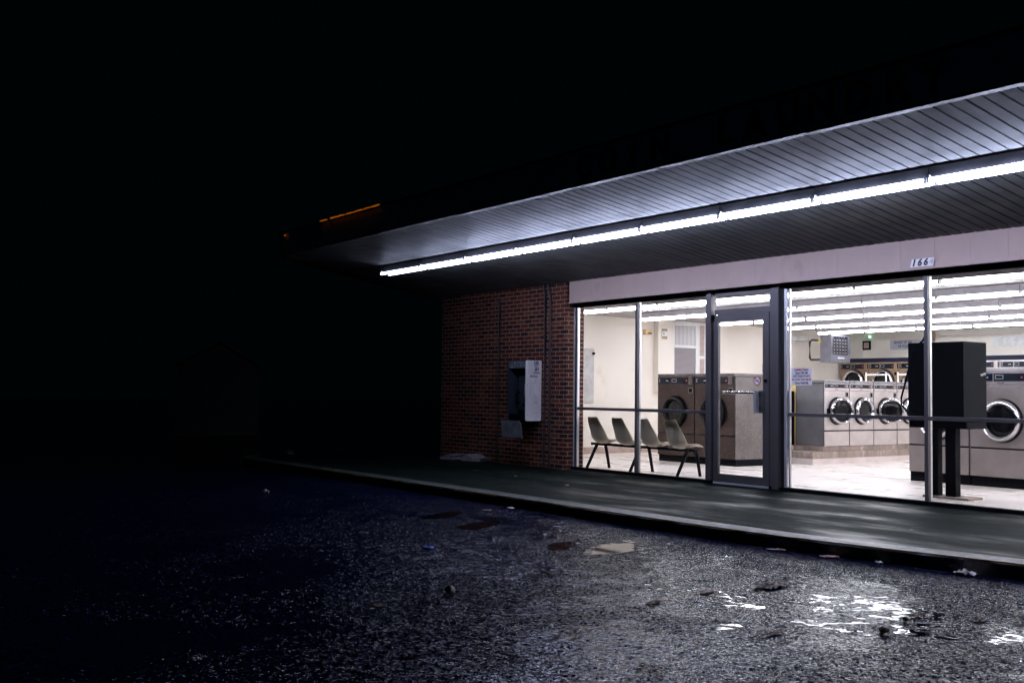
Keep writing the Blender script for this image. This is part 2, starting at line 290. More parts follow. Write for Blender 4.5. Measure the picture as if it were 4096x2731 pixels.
# ------------------------------------------------------------------ ground
ZA = -.105
g = MB(); g.box(-160, 120, -120, 160, ZA-.5, ZA-.012); struct(g.build('parking_lot', M_FAR))
import numpy as np
def vnoise(X, Y, wl, seed):
    rg = np.random.default_rng(seed); N = 512; T = rg.random((N, N)); x = X/wl; y = Y/wl
    xi = np.floor(x).astype(int); yi = np.floor(y).astype(int); fx = x-xi; fy = y-yi; fx = fx*fx*(3-2*fx); fy = fy*fy*(3-2*fy)
    q = lambda i, j: T[(xi+i) % N, (yi+j) % N]
    return (q(0,0)*(1-fx)+q(1,0)*fx)*(1-fy)+(q(0,1)*(1-fx)+q(1,1)*fx)*fy
def lot_patch(x0, x1, y0, y1, st):
    nx, ny = int((x1-x0)/st), int((y1-y0)/st); X, Y = np.meshgrid(np.linspace(x0,x1,nx), np.linspace(y0,y1,ny), indexing='ij')
    U, V = X*.83+Y*.56, Y*.83-X*.56                       # noise lattice turned off the grid
    gr = .50*vnoise(U,V,.044,1)+.36*vnoise(V,U,.027,2)+.34*vnoise(U+V*.5,V-U*.5,.1,3)
    clump = vnoise(U,V,.33,4); und = .6*vnoise(U,V,1.7,5)+.3*vnoise(U,V,.7,6)+.25*vnoise(U,V,.26,7)
    h = (gr-.6)*.0085*(.6+1.0*clump)+(und-.575)*.011
    dip = np.zeros_like(X); c_, s_ = math.cos(R(-33)), math.sin(R(-33))
    for (px, py, a, b) in PUD:
        dx, dy = X-px, Y-py; u = (dx*c_-dy*s_)/(b*1.5); v = (dx*s_+dy*c_)/(a*1.0); dip = np.maximum(dip, np.exp(-(u*u+v*v)*.8)*(2.1 if a > .29 else 1))
    h = h*(1-.55*np.minimum(dip, 1.3))-dip*.0042
    lv = -.0056
    damp = np.clip((.6*vnoise(U,V,.5,8)+.4*vnoise(V,U,.15,9)-.42)/.3, 0, 1)
    for gx, gy, gs in ((-4.3,5.5,.8),(-4.0,4.6,.7),(-3.85,3.8,.6),(-3.6,3.1,.5),(-4.9,5.7,.5)): damp = np.clip(damp+.95*np.exp(-((X-gx)**2+(Y-gy)**2)/gs**2)*(.4+1.2*vnoise(U,V,.19,11)), 0, 1)
    w = np.clip((lv-h)/.0012+.5, 0, 1); z = np.where(h < lv, lv, h)
    ed = np.minimum(np.minimum(X-x0, x1-X), np.minimum(Y-y0, y1-Y)); fade = np.clip(ed/.25, 0, 1); z = ZA+z*fade-(1-fade)*.02
    co_ = np.stack([X,Y,z],-1).reshape(-1,3).astype(np.float32); I = np.arange(nx*ny).reshape(nx,ny)
    F = np.stack([I[:-1,:-1],I[1:,:-1],I[1:,1:],I[:-1,1:]],-1).reshape(-1,4).astype(np.int32)
    me = bpy.data.meshes.new('wet_asphalt_patch'); me.vertices.add(len(co_)); me.vertices.foreach_set('co', co_.ravel()); me.loops.add(F.size); me.loops.foreach_set('vertex_index', F.ravel())
    me.polygons.add(len(F)); me.polygons.foreach_set('loop_start', np.arange(0,F.size,4,dtype=np.int32)); me.polygons.foreach_set('use_smooth', np.ones(len(F),dtype=bool)); me.update(calc_edges=True)
    me.attributes.new('water','FLOAT','POINT').data.foreach_set('value', w.ravel().astype(np.float32)); me.attributes.new('damp','FLOAT','POINT').data.foreach_set('value', damp.ravel().astype(np.float32)); me.materials.append(M_ASPH)
    o = bpy.data.objects.new('wet_asphalt', me); S.collection.objects.link(o); return o
struct(lot_patch(-15.5, -1.8, .6, 7.45, .015))
KE = [(-18.2,7.35),(-17.6,7.04),(-17,6.99),(-14.7,6.985),(-12.8,6.98),(-11.15,6.975),(-9.4,6.97),(-8.1,6.96),(-6.8,6.965),(-5.9,7.0),(-5.2,7.1),(-4.6,7.2),(-4.05,7.29),(-3,7.42),(-1,7.55),(4,7.6)]
def strip(off0, off1, z0, z1, jit=0):
    mb = MB(); b = mb.bm; pts = []
    for (x0,y0),(x1,y1) in zip(KE, KE[1:]):
        n = max(1, int((x1-x0)/.12))
        for k in range(n): pts.append((x0+(x1-x0)*k/n, y0+(y1-y0)*k/n))
    pts.append(KE[-1]); prev = None
    for x, y in pts:
        j = random.uniform(-1,1)*jit
        ring = [b.verts.new(p) for p in ((x,y+off0+j,z0),(x,y+off0+j*1.4,z1-.014+j*.3),(x,y+off0+.014+j,z1+j*.2),(x,y+off1,z1),(x,y+off1,z0))]
        if prev:
            for k in range(5): b.faces.new((prev[k], ring[k], ring[(k+1) % 5], prev[(k+1) % 5]))
        else: b.faces.new(ring)
        prev = ring
    b.faces.new(prev[::-1]); bmesh.ops.recalc_face_normals(b, faces=b.faces); return mb
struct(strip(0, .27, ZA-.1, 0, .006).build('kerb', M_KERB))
yl = strip(-.0015, .006, -.02, .0012, .004); struct(yl.build('kerb_edge_paint', pbr('old_yellow_paint', (.16,.1,.03), .6, var=.5, vs=6)))
w = MB(); b = w.bm; pts = [(x, y+.271) for x, y in KE]
lo = [b.verts.new((x,y,-.1)) for x,y in pts]+[b.verts.new((4,10.42,-.1)), b.verts.new((-18.2,10.42,-.1))]
f = b.faces.new(lo); r = bmesh.ops.extrude_face_region(b, geom=[f])
for v in r['geom']:
    if isinstance(v, bmesh.types.BMVert): v.co.z = -.003
bmesh.ops.recalc_face_normals(b, faces=b.faces); struct(w.build('sidewalk', M_WALK))

# ------------------------------------------------------------------ the laundromat building
B = empty('laundromat_building', (-8,10.5,0), 'low brick laundromat with lit glass shopfront and deep canopy at night', 'building')
XR = 2.6
def bx(name, m, *a, parent=B, bev=0): return MB().box(*a, bev).build(name, m, parent)
bx('brick_wall', M_BRICK, -16.5,-12.915,10.3,10.64,-.1,2.87)
bx('brick_side_wall', M_BRICK, -16.5,-16.13,10.641,22.2,-.1,3.4)
bx('interior_side_wall', M_WALL, -16.128,-16,10.642,22,-.02,2.75)
bx('interior_front_wall', M_WALL, -15.999,-12.93,10.642,10.66,-.02,2.66)
bx('interior_back_wall', M_WALL, -15.999,XR,21.8,22,-.02,2.75)
bx('interior_end_wall', M_WALL, XR,XR+.15,10.4,22,-.02,3.3)
bx('floor', M_FLOOR, -15.999,XR,10.43,21.799,-.1,.004)
ce = MB()
for i in range(9):
    for k in range(10):
        x0 = -15.99+i*2.44; y0 = 10.61+k*1.22
        if x0 < XR: ce.box(x0+.003, min(x0+2.437, XR), y0+.003, min(y0+1.217, 21.799), 2.66+random.uniform(0,.006), 2.69)
ce.build('ceiling', M_CEIL, B)
bx('roof_slab', M_FASC, -16.5,XR,10.62,22.2,3.41,3.55)
bx('baseboard', M_BASEB, -15.999,-15.985,10.67,21.79,.005,.13)
SL = -.16581282; z_s = lambda y: 3.3535+SL*(y-7.22)
# canopy: boards running from the wall to the eave, each a shallow pan with raised lips
P = .1322; so = MB(); x = -16.6
while x < XR:
    e = x+P-.02; NS = 14; rows = []; ph1, ph2, tw, am = random.uniform(0,6.3), random.uniform(0,6.3), random.gauss(0,.0006), random.uniform(.0006,.0017)
    for k in range(NS+1):
        y = 7.26+(10.29-7.26)*k/NS; dl = am*math.sin(2.3*y+ph1)+.5*am*math.sin(5.1*y+ph2); dr = tw+am*math.sin(2.3*y+ph1+.9)
        q = [so.bm.verts.new(p) for p in ((x,y,z_s(y)+.004),(x,y,z_s(y)+dl),((x+e)/2,y,z_s(y)-.0006+(dl+dr)*.6),(e,y,z_s(y)+dr),(e,y,z_s(y)+.004))]
        if rows:
            for j in range(4): so.bm.faces.new((rows[-1][j], q[j], q[j+1], rows[-1][j+1]))
        rows.append(q)
    x += P
so.build('canopy_soffit', M_SOFF, B, smooth=True)
bk = MB(); Ma = Matrix(((1,0,0,0),(0,1,0,0),(0,SL,1,0),(0,0,0,1)))
bk.box(-16.62,XR,7.25,10.6,0,.03,0, Matrix.Translation((0,0,z_s(0)+.022)) @ Ma); bk.build('canopy_deck', M_DARK, B)
bx('fascia', M_FASC, -16.64,XR,7.2,7.245,z_s(7.22)+.006,3.72)
et = MB(); x = -16.64
while x < XR: et.box(x+.004, min(x+1.8,XR), 7.185,7.262, z_s(7.22)-.012+random.uniform(-.004,.004), z_s(7.22)+.004); x += 1.8
et.build('eave_trim', M_TRIM, B)
en = MB(); b = en.bm
for k in range(11):
    ya, yb = 7.26+k*.275, 7.26+k*.275+.262
    Mx = Matrix.Translation((0,0,z_s(0)-.012)) @ Ma; en.box(-16.66,-16.622,ya,yb,-.04,.3,0,Mx)
en.build('canopy_end_trim', pbr('canopy_end', (.008,.008,.009), .8, spec=.1), B)
bx('roof_coping', pbr('coping', (.05,.05,.055), .35), -16.66,XR,7.17,7.28,3.7205,3.745)
# header panel: a row of butted white slabs over the windows
hp = MB(); x = -12.82; hp.box(x,-12.405,10.27,10.4,2.53,2.862,.002); x = -12.404
while x < XR: hp.box(x, min(x+.4115-.0014,XR), 10.27+random.uniform(0,.0008),10.4,2.53,2.862,.0006); x += .4115
hp.build('header_panel', M_PANEL, B)
bx('header_backing', M_DARK, -12.914,XR,10.401,10.6,2.535,2.9)
bx('header_bottom_strip', M_PANEL, -12.835,XR,10.258,10.2695,2.518,2.532)
bx('soffit_wall_trim', M_GREYP, -12.9,XR,10.235,10.262,2.855,2.872)
# shopfront frame
Y0, Y1 = 10.42, 10.497
def bars(name, parts, m=M_ALU, parent=B):
    mb = MB()
    for a in parts: mb.box(*a, .0025)
    return mb.build(name, m, parent)
bx('head_bar', M_BLACK, -12.914,XR,Y0+.015,Y1,2.465,2.534); bx('sill_bar', M_BLACK, -12.914,XR,10.405,Y1,.0,.036)
bars('corner_post', [(-12.885,-12.862,Y0,Y1-.03,.037,2.464),(-12.852,-12.832,Y0+.03,Y1,.037,2.464)], M_ALUW); bx('corner_gasket', M_DARK, -12.862,-12.85,Y0+.01,Y1-.03,.037,2.464)
for xm in (-11.497,-6.875,-4.45,-2.05,.35):
    mu = bars('mullion', [(xm,xm+.047,Y0,10.452,.037,2.464)]); o = bars('mullion_back', [(xm,xm+.047,10.462,Y1,.037,2.464)], M_ALUW); sub(o, mu)
    o = bx('gasket', M_DARK, xm+.002,xm+.0455,10.452,10.462,.037,2.464); sub(o, mu)
rl = [(-12.80,-11.499),(-11.448,-10.105),(-8.742,-6.877),(-6.826,-4.452),(-4.401,-2.052),(-2.0,.348)]
for a, c in rl: bars('mid_rail', [(a,c,Y0+.002,Y1-.02,.903,.946)])
for a, c in rl:
    pw = MB().box(a-.01,c+.01,10.467,10.473,.947,2.466).build('window_pane', M_GLASS, B); MB().box(a-.01,c+.01,10.467,10.473,.034,.902).build('window_pane', M_GLASS, B)
bars('door_jamb', [(-10.103,-10.06,Y0-.01,Y1,.0365,2.51),(-10.055,-9.99,Y0-.03,Y1,.0365,2.51),(-9.985,-9.948,Y0+.01,Y1,.0365,2.2)])
bars('door_jamb', [(-9.012,-8.968,Y0-.012,Y1,.0365,2.51)]); bars('door_post', [(-8.962,-8.853,10.385,10.50,.0,2.535)]); bx('post_shadow_gap', M_DARK, -8.853,-8.80,10.43,Y1,.0365,2.464)
bars('window_jamb', [(-8.80,-8.765,Y0+.01,10.455,.037,2.464),(-8.765,-8.742,10.465,Y1,.037,2.464)], M_ALUW)
tb = bars('transom_bar', [(-9.946,-9.0125,Y0-.005,Y1,2.2005,2.265),(-9.946,-9.0125,Y0-.005,Y1,2.436,2.51)])
o = MB().box(-9.95,-9.01,10.467,10.473,2.2655,2.4355).build('transom_pane', M_GLASS, B)
D = bars('door', [(-9.942,-9.872,10.40,10.445,.04,2.194),(-9.116,-9.016,10.40,10.445,.04,2.194),(-9.8715,-9.1165,10.4005,10.4445,2.108,2.194),(-9.8715,-9.1165,10.4005,10.4445,.04,.134)])
for nm, mm, a in (('door_pane', M_GLASS, (-9.872,-9.116,10.42,10.426,.134,2.108)),('pull_handle', M_GREYP, (-9.205,-9.165,10.33,10.385,.93,1.21)),('lock_box', M_BLACK, (-9.16,-9.12,10.446,10.48,1.438,1.545)),('threshold', M_ALUW, (-9.94,-9.02,10.385,10.404,.002,.03)),('hinge', M_BLACK, (-9.972,-9.935,10.375,10.40,2.13,2.2))): sub(bx(nm, mm, *a, bev=.003), D)
pl = MB().box(-9.165,-9.085,10.385,10.40,.93,1.21,.002); pl.box(-9.19,-9.12,10.385,10.399,.97,1.0).box(-9.19,-9.12,10.385,10.399,1.14,1.17); sub(pl.build('handle_plate', M_ALU, B), D)
sub(MB().cyl((-9.87,10.49,1.186),(-9.19,10.49,1.178),.017).build('push_bar', M_CHROME, B, smooth=True), D)
sub(MB().cyl((-9.066,10.385,1.335),(-9.066,10.40,1.335),.02).build('key_cylinder', M_BLACK, B, smooth=True), D)
# ------------------------------------------------------------------ strip lights
def light_row(name, label, y, zt, xs, mt, mh, hz0, hz1, hw, group=None):
    td, tr = (.07, .02) if mt == M_TUBE_O else (.045, .017)
    L = empty(name, (xs[0], y, zt), label, 'light', group); n = len(xs)-1
    hb = MB()
    for i in range(n): hb.box(xs[i]+.002, xs[i+1]-.002, y-hw, y+hw, hz0, hz1, .004)
    hb.build('housing', mh, L)
    for i in range(n):
        for dy in (-td,td):
            MB().cyl((xs[i]+.03,y+dy,zt),(xs[i+1]-.03,y+dy,zt),tr, seg=10).build('tube', M_TUBE_D[i] if mt == M_TUBE_O and i < 3 else mt, L, smooth=True)
    for i in range(n+1):
        for dy in (-td,td):
            so_ = MB()
            for e in (-.018,.018):
                if (i == 0 and e < 0) or (i == n and e > 0): continue
                so_.box(xs[i]+e-.011, xs[i]+e+.011, y+dy-.013, y+dy+.013, zt-.024, hz0+.02)
            so_.build('lamp_holder', M_GREYP, L)
    return L
light_row('canopy_light_row', 'long unbroken row of bare fluorescent tubes glowing under the outdoor canopy', 8.38, 3.022, [-15.2+1.22*i for i in range(15)], M_TUBE_O, M_HOUS, 3.046, 3.143, .05)
nm = ['nearest the shopfront','second back from the shopfront glass','third back, the middle one','fourth back from the shopfront glass','farthest back, beside the wall of dryers']
for y, x0, nl in ((11.72,-14.8,0),(13.65,-14.87,1),(15.58,-15.05,2),(17.45,-15.1,3),(19.25,-15.27,4)):
    light_row('ceiling_light_row', 'row of bare fluorescent tubes on the indoor ceiling, '+nm[nl], y, 2.53, [x0+1.22*i for i in range(14)], M_TUBE_I, M_HOUSW, 2.556, 2.655, .085, 'indoor ceiling light rows')

# ------------------------------------------------------------------ laundry machines
LOCAL[0] = True
def machine(name, label, w, d, h, kb, m, mside, sh, group, door_z, door_r, ctrl, seam, ring='chrome', tilt=0, base_m=M_BLACK, lower_door=None):
    """front face on local y=0 looking along -Y, origin at the middle of the front foot"""
    T = empty(name, (0,0,0), label, 'dryer' if 'dryer' in name else 'washer', group); hw = w/2-.004
    MB().box(-hw,hw,.012,d,kb,h-.05).build('inner_frame', M_RING, T)
    bd = MB().box(-hw+.006,hw-.006,-.004,.0115,kb+.004,seam-.012,.003); bd.box(-hw+.006,hw-.006,-.004,.0115,seam+.012,ctrl[0]-.051,.003); bd.build('body', m, T)
    sd = MB().box(hw+.0002,hw+.003,.014,d-.01,kb+.003,h-.06); sd.box(-hw-.003,-hw-.0002,.014,d-.01,kb+.003,h-.06); sd.build('side_panel', mside, T)
    if kb > .02: MB().box(-hw+.001,hw-.001,.035,d-.02,.0,kb-.001).build('kick_base', base_m, T)
    MB().box(-hw,hw,-.002,d,h-.049,h,.006).build('top_cap', mside, T)
    ph = MB().box(-hw+.006,hw-.006,-.007,.0115,ctrl[0]-.046,h-.052,.003); ph.build('control_fascia', m, T)
    z0, z1 = ctrl; cp = MB().box(-hw+.02,-hw+w*.36,-.010,-.007,z0,z1,.001); cp.box(-hw+w*.375,hw-w*.16,-.010,-.007,z0,z1,.001); cp.box(hw-.035,hw-.012,-.010,-.007,z0,z1,.001); cpo = cp.build('control_panel', M_CTRL, T)
    dp = MB()
    for a in ((-hw+w*.4,-hw+w*.52,z0+.03,z1-.02),): 
        x0,x1,q0,q1 = a
        for bb in ((x0,x1,q0,q0+.004),(x0,x1,q1-.004,q1),(x0,x0+.004,q0+.004,q1-.004),(x1-.004,x1,q0+.004,q1-.004)): dp.box(bb[0],bb[1],-.0125,-.0105,bb[2],bb[3])
    for k in range(2): dp.box(-hw+w*.24+k*.03,-hw+w*.24+k*.03+.02,-.0125,-.0105,(z0+z1)/2-.008,(z0+z1)/2+.008)
    dp.box(-hw+.045,-hw+.075,-.0125,-.0105,z0+.03,z0+.035).box(-hw+.045,-hw+.05,-.0125,-.0105,z0+.035,z1-.02).box(-hw+.055,-hw+.075,-.0125,-.0105,z1-.025,z1-.02)
    dp.build('display_marks', M_INKG, T)
    MB().cyl((hw-w*.2,-.014,(z0+z1)/2),(hw-w*.2,-.010,(z0+z1)/2),.009).build('indicator_light', M_RED, T)
    MB().box(hw-w*.15,hw-.045,-.016,-.006,z0-.01,z1+.015,.003).build('coin_slot', mside, T)
    cb = MB().box(hw-w*.155,hw-.03,-.012,-.003,z0-.16,z0-.065,.003); cbo = cb.build('coin_box', mside, T)
    cb = MB().box(hw-w*.135,hw-.045,-.0145,-.0125,z0-.145,z0-.08); cb.build('coin_box_lid', M_BLACK, T)
    text('maker_lettering', [('DEXTER', .026, 0, 0)], '-Y', (-w*.02,-.0065,z0-.024), M_INKB, T, .02, .0006)
    t2 = [(-.16*w,-.004,h-.075)]
    kn = MB()
    for k in (-.3,.28): kn.cyl((k*w,-.02,h-.025),(k*w,-.001,h-.025),.009)
    kn.build('top_screw', mside, T)
    for (dz, dr, tl) in [(door_z, door_r, tilt)]+([lower_door+(0,)] if lower_door else []):
        Md = Matrix.Translation((-dr*1.02,-.012,dz)) @ Matrix.Rotation(R(-tl), 4, 'Z') @ Matrix.Translation((dr*1.02,0,0)) @ Matrix.Rotation(R(90), 4, 'X')
        Mb = Matrix.Translation((0,-.004,dz)) @ Matrix.Rotation(R(90), 4, 'X')
        gk = MB().lathe([(dr*1.03,0),(dr*1.06,.006),(dr*1.05,.014),(dr*.6,.012)], Mb, 48); gk.build('door_gasket', M_RING, T, smooth=True)
        mr = M_CHROME if ring == 'chrome' else M_RING
        dg = MB().lathe([(dr*.74,.012),(dr*.93,.01),(dr,.03),(dr*1.0,.055),(dr*.95,.078),(dr*.87,.086),(dr*.79,.07),(dr*.74,.035)], Md, 56, True)
        do = dg.build('door', mr, T, smooth=True)
        gl = MB().lathe([(dr*.738,.014),(dr*.738,.02),(dr*.66,.026),(dr*.4,.03),(.001,.031)], Md, 40); sub(gl.build('door_glass', M_DGLASS, T, smooth=True), do)
        hn = MB().box(-dr*1.2,-dr*.9,-.03,-.004,dz-.045,dz+.045,.006); hn.build('hinge', M_BLACK, T)
    return T
br = machine('brown_washer', 'brown front-load washer left of its twin, behind the waiting chairs', .9, 1.0, 1.505, .11, M_BROWN, M_STAIN, 0, 'brown washers behind the chairs', .86, .262, (1.335,1.435), .485, 'dark')
LOCAL[0] = False
br.location = (-13.41,13.1,.004)
c = copy_tree(br); c.location = (-12.51,13.1,.004); c['label'] = 'brown front-load washer with scratched steel side, seen through the glass door'
LOCAL[0] = True
wl = ['first white washer of the row, nearest the street with its grey side showing','second white washer from the street end of the concrete plinth','third white washer from the street end, its chrome door ajar','white washer half hidden by the black cabinet, fourth in the plinth row','white washer hidden behind the black cabinet, last in the plinth row']
ws = machine('white_washer', wl[0], .683, .6, 1.13, .0, M_WSTEEL, M_GSIDE, 0, 'white washers on the concrete plinth', .605, .225, (1.0,1.065), .265, 'chrome', 22)
LOCAL[0] = False
ws.location = (-11.845,15.40,.301); ws.rotation_euler = (0,0,R(90))
LOCAL[0] = True
ws2 = machine('white_washer', wl[1], .683, .6, 1.13, .0, M_WSTEEL, M_GSIDE, 0, 'white washers on the concrete plinth', .605, .225, (1.0,1.065), .265, 'chrome', 5)
LOCAL[0] = False
ws2.location = (-11.845,16.085,.301); ws2.rotation_euler = (0,0,R(90))
LOCAL[0] = True
ws3 = machine('white_washer', wl[2], .683, .6, 1.13, .0, M_WSTEEL, M_GSIDE, 0, 'white washers on the concrete plinth', .605, .225, (1.0,1.065), .265, 'chrome', 42)
LOCAL[0] = False
ws3.location = (-11.845,16.77,.301); ws3.rotation_euler = (0,0,R(90))
for i in (3,4):
    c = copy_tree(ws2); c.location.y = 15.40+.685*i; c['label'] = wl[i]
LOCAL[0] = True
bw = machine('large_steel_washer', 'large brushed steel washer standing mostly behind the black cabinet', .91, 1.0, 1.545, .13, M_BSTEEL, M_WSTEEL, 0, 'large steel washers', .86, .268, (1.367,1.468), .5)
LOCAL[0] = False
bw.location = (-8.525,13.24,.004)
c = copy_tree(bw); c.location.x = -7.61; c['label'] = 'large brushed steel washer with chrome porthole, right of the black cabinet'
LOCAL[0] = True
dl = ['tan wall dryer at the far left corner, below the ceiling heater','tan wall dryer right of the corner one, above the third white washer','tan wall dryer just left of the black cabinet']
dr_ = machine('wall_dryer', dl[0], .78, .9, 1.93, .05, M_TAN, M_TAN, 0, 'dryers along the back wall', 1.49, .275, (1.785,1.895), 1.02, 'chrome', 0, M_BLACK, (.6,.275))  # tan paints a plywood reflection into the same steel as the pale dryers
LOCAL[0] = False
dr_.location = (-15.51,20.8,.004)
for i in (1,2): c = copy_tree(dr_); c.location.x = -15.51+.78*i; c['label'] = dl[i]
LOCAL[0] = True
dw = machine('wall_dryer', 'pale wall dryer hidden behind the black cabinet', .78, .9, 1.93, .05, M_WSTEEL, M_WSTEEL, 0, 'dryers along the back wall', 1.49, .275, (1.785,1.895), 1.02, 'chrome', 0, M_BLACK, (.6,.275))
LOCAL[0] = False
dw.location = (-15.51+.78*3,20.8,.004)
for i, q in ((4,'pale wall dryer peeping out right beside the black cabinet'),(5,'pale wall dryer above the large steel washer at the right edge of the picture')):
    c = copy_tree(dw); c.location.x = -15.51+.78*i; c['label'] = q
tr = tag(MB().box(-15.9,-10.4,20.78,21.79,1.94,2.03).build('dryer_header_trim', M_NAVY, None, (-13,20.8,1.94)), 'long navy trim board running along the top of the wall dryers', 'trim')
# plinth under the white washers
pb = empty('concrete_plinth', (-12.2,17,0), 'stained concrete plinth with tiled foot carrying the white washers', 'plinth')
MB().box(-13.4,-11.814,14.72,20.5,.103,.215,.004).build('slab', M_CONC, pb); MB().box(-13.4,-11.806,14.712,20.5,.004,.102).build('tiled_foot', M_CONCL, pb)
MB().box(-12.5,-11.862,15.055,18.9,.2155,.3005,.003).build('riser', M_CONC, pb); MB().box(-13.3,-12.53,14.9,15.05,.2155,.30,.002).build('dark_riser', M_BLACK, pb)
tag(MB().box(-12.62,-12.46,15.1,18.6,.301,1.36,.004).build('back_board', M_WOOD, None, (-12.54,16.8,.3)), 'yellow plywood board standing behind the white washers', 'board')
tag(MB().box(-12.58,-12.48,14.98,15.06,.301,1.24,.004).build('drain_post', M_BLACK, None, (-12.53,15,.3)), 'black upright post beside the plywood board behind the washers', 'post')
# ------------------------------------------------------------------ chairs in front of the window
LOCAL[0] = True
def shell():
    prof = [(.46,.425,.17),(.43,.44,.19),(.34,.43,.205),(.22,.405,.21),(.12,.40,.215),(.05,.425,.218),(.01,.48,.22),(-.02,.56,.205),(-.045,.65,.185),(-.07,.73,.165),(-.085,.785,.145),(-.092,.808,.115)]
    mb = MB(); b = mb.bm; NX = 12; top = []; bot = []
    for i, (y, z, w) in enumerate(prof):
        p0 = prof[max(0,i-1)]; p1 = prof[min(len(prof)-1,i+1)]; ty, tz = p1[0]-p0[0], p1[1]-p0[1]; L = math.hypot(ty,tz); ny, nz = tz/L, -ty/L   # normal to sitter side
        k = .075 if 3 <= i <= 7 else .05 if i < 9 else .03
        if i < 2: k = -.005
        rt_, rb_ = [], []
        for j in range(NX+1):
            u = j/NX*2-1; lift = k*abs(u)**2.6
            q = Vector((u*w*.86, y+ny*lift, z+nz*lift)); rt_.append(b.verts.new(q)); rb_.append(b.verts.new(q-Vector((0,ny*.007,nz*.007))))
        top.append(rt_); bot.append(rb_)
    for i in range(len(prof)-1):
        for j in range(NX):
            b.faces.new((top[i][j],top[i+1][j],top[i+1][j+1],top[i][j+1])); b.faces.new((bot[i][j],bot[i][j+1],bot[i+1][j+1],bot[i+1][j]))
        for j, s in ((0,1),(NX,-1)):
            q = (top[i][j],bot[i][j],bot[i+1][j],top[i+1][j]); b.faces.new(q if s > 0 else q[::-1])
    for i in (0,len(prof)-1):
        for j in range(NX): b.faces.new((top[i][j],top[i][j+1],bot[i][j+1],bot[i][j]))
    bmesh.ops.recalc_face_normals(b, faces=b.faces); return mb
LOCAL[0] = False
cb = empty('waiting_bench', (-11.8,10.9,0), 'black steel beam bench with splayed legs and four moulded seats inside the window', 'bench')
MB().box(-13.0,-10.75,10.87,10.93,.355,.395,.004).build('beam', M_LEG, cb)
for x in (-12.8,-11.82,-10.85):
    MB().cyl((x,10.83,.375),(x,10.62,.004),.026,.022,10).build('leg', M_LEG, cb, smooth=True); MB().cyl((x,11.0,.375),(x,11.08,.004),.026,.022,10).build('leg', M_LEG, cb, smooth=True)
    MB().box(x-.02,x+.02,10.82,11.03,.36,.39,.004).build('cross_bar', M_LEG, cb)
LOCAL[0] = True; sh0 = shell().build('seat_shell', M_SHELL, cb, smooth=True); LOCAL[0] = False
mod = sh0.modifiers.new('s', 'SUBSURF'); mod.levels = mod.render_levels = 1
for i in range(4):
    o = sh0 if i == 0 else sh0.copy()
    if i: S.collection.objects.link(o); o.parent = cb
    o.location = Vector((-12.68+.56*i,10.70,-.01))-Vector((-11.8,10.9,0))
# ------------------------------------------------------------------ black cabinet on its stand
ck = empty('black_cabinet', (-7.2,11.3,0), 'tall black boxy cabinet on two thick legs, back turned to the window', 'cabinet')
MB().box(-7.6,-6.893,11.2,11.67,.875,1.787,.006).build('cabinet_box', M_BLACKM, ck); MB().box(-7.6,-6.87,11.22,11.62,.80,.874,.003).build('shelf', M_BLACK, ck)
MB().box(-7.385,-7.245,11.24,11.335,.03,.80,.004).build('leg', M_BLACK, ck); MB().box(-7.165,-7.035,11.26,11.36,.03,.80,.004).build('leg', M_BLACK, ck); MB().box(-7.42,-6.85,11.2,11.5,.004,.03,.004).build('foot_plate', M_CONC, ck)
MB().cyl((-6.893,11.55,1.41),(-6.85,11.58,1.43),.012).build('cable_stub', M_WHITE, ck)
cd = MB().tube([(-7.06,10.8,2.62),(-7.055,10.8,2.45),(-7.09,10.85,2.32),(-7.14,10.9,2.1),(-7.17,10.9,1.85),(-7.22,10.92,1.79),(-7.30,10.92,1.73),(-7.36,10.92,1.6),(-7.41,10.92,1.44),(-7.46,10.92,1.27),(-7.50,10.92,1.14),(-7.51,10.94,1.06),(-7.47,11.0,.98),(-7.4,11.1,.94),(-7.36,11.19,.93)], .011, 8)
tag(cd.build('power_cord', M_BLACK, None, (-7.2,10.9,.93), smooth=True), 'black power cord looping down to the black cabinet', 'cord')
# ------------------------------------------------------------------ things on the interior walls
def box_thing(name, label, cat, m, a, bev=.004, extra=()):
    loc = ((a[0]+a[1])/2,(a[2]+a[3])/2,a[4])
    if not extra: return tag(MB().box(*a, bev).build(name, m, None, loc), label, cat)
    T = empty(name, loc, label, cat); MB().box(*a, bev).build('body', m, T)
    for (n, mm, q) in extra: MB().box(*q, .0015).build(n, mm, T)
    return T
ep = box_thing('electrical_panel', 'flat grey electrical panel door on the left interior wall', 'panel', pbr('panel_grey', (.5,.48,.47), .5), (-15.999,-15.97,12.9,13.42,.97,2.02), .004, [('latch', M_BLACK, (-15.97,-15.93,13.37,13.41,1.9,1.95))])
box_thing('chime_box', 'small tan box high on the left wall beside a boxed column', 'box', M_CREAMP, (-15.999,-15.93,14.72,14.9,2.35,2.45), .008, [('slot', M_BLACK, (-15.93,-15.927,14.78,14.89,2.362,2.385))])
box_thing('boxed_column', 'cream boxed-in pipe column hanging down the left wall', 'column', M_WALL, (-15.999,-15.88,15.02,15.44,1.2,2.655), .004)
box_thing('thermostat', 'white thermostat on a cardboard strip on the boxed column', 'thermostat', M_CARD, (-15.879,-15.872,15.11,15.26,2.27,2.48), .001, [('cover', M_WHITE, (-15.8715,-15.85,15.1,15.265,2.33,2.425)),('dial', M_BLACK, (-15.85,-15.848,15.13,15.16,2.365,2.395))])
wu = empty('office_window', (-15.98,15.9,1.2), 'white framed sash window with vertical blind above and grey mesh below on left wall', 'window')
fr_ = MB()
for a in ((15.45,15.54,1.0,2.64),(16.155,16.21,1.0,2.64),(15.541,16.154,2.575,2.64),(15.541,16.154,2.115,2.17)): fr_.box(-15.999,-15.95,a[0],a[1],a[2],a[3],.004)
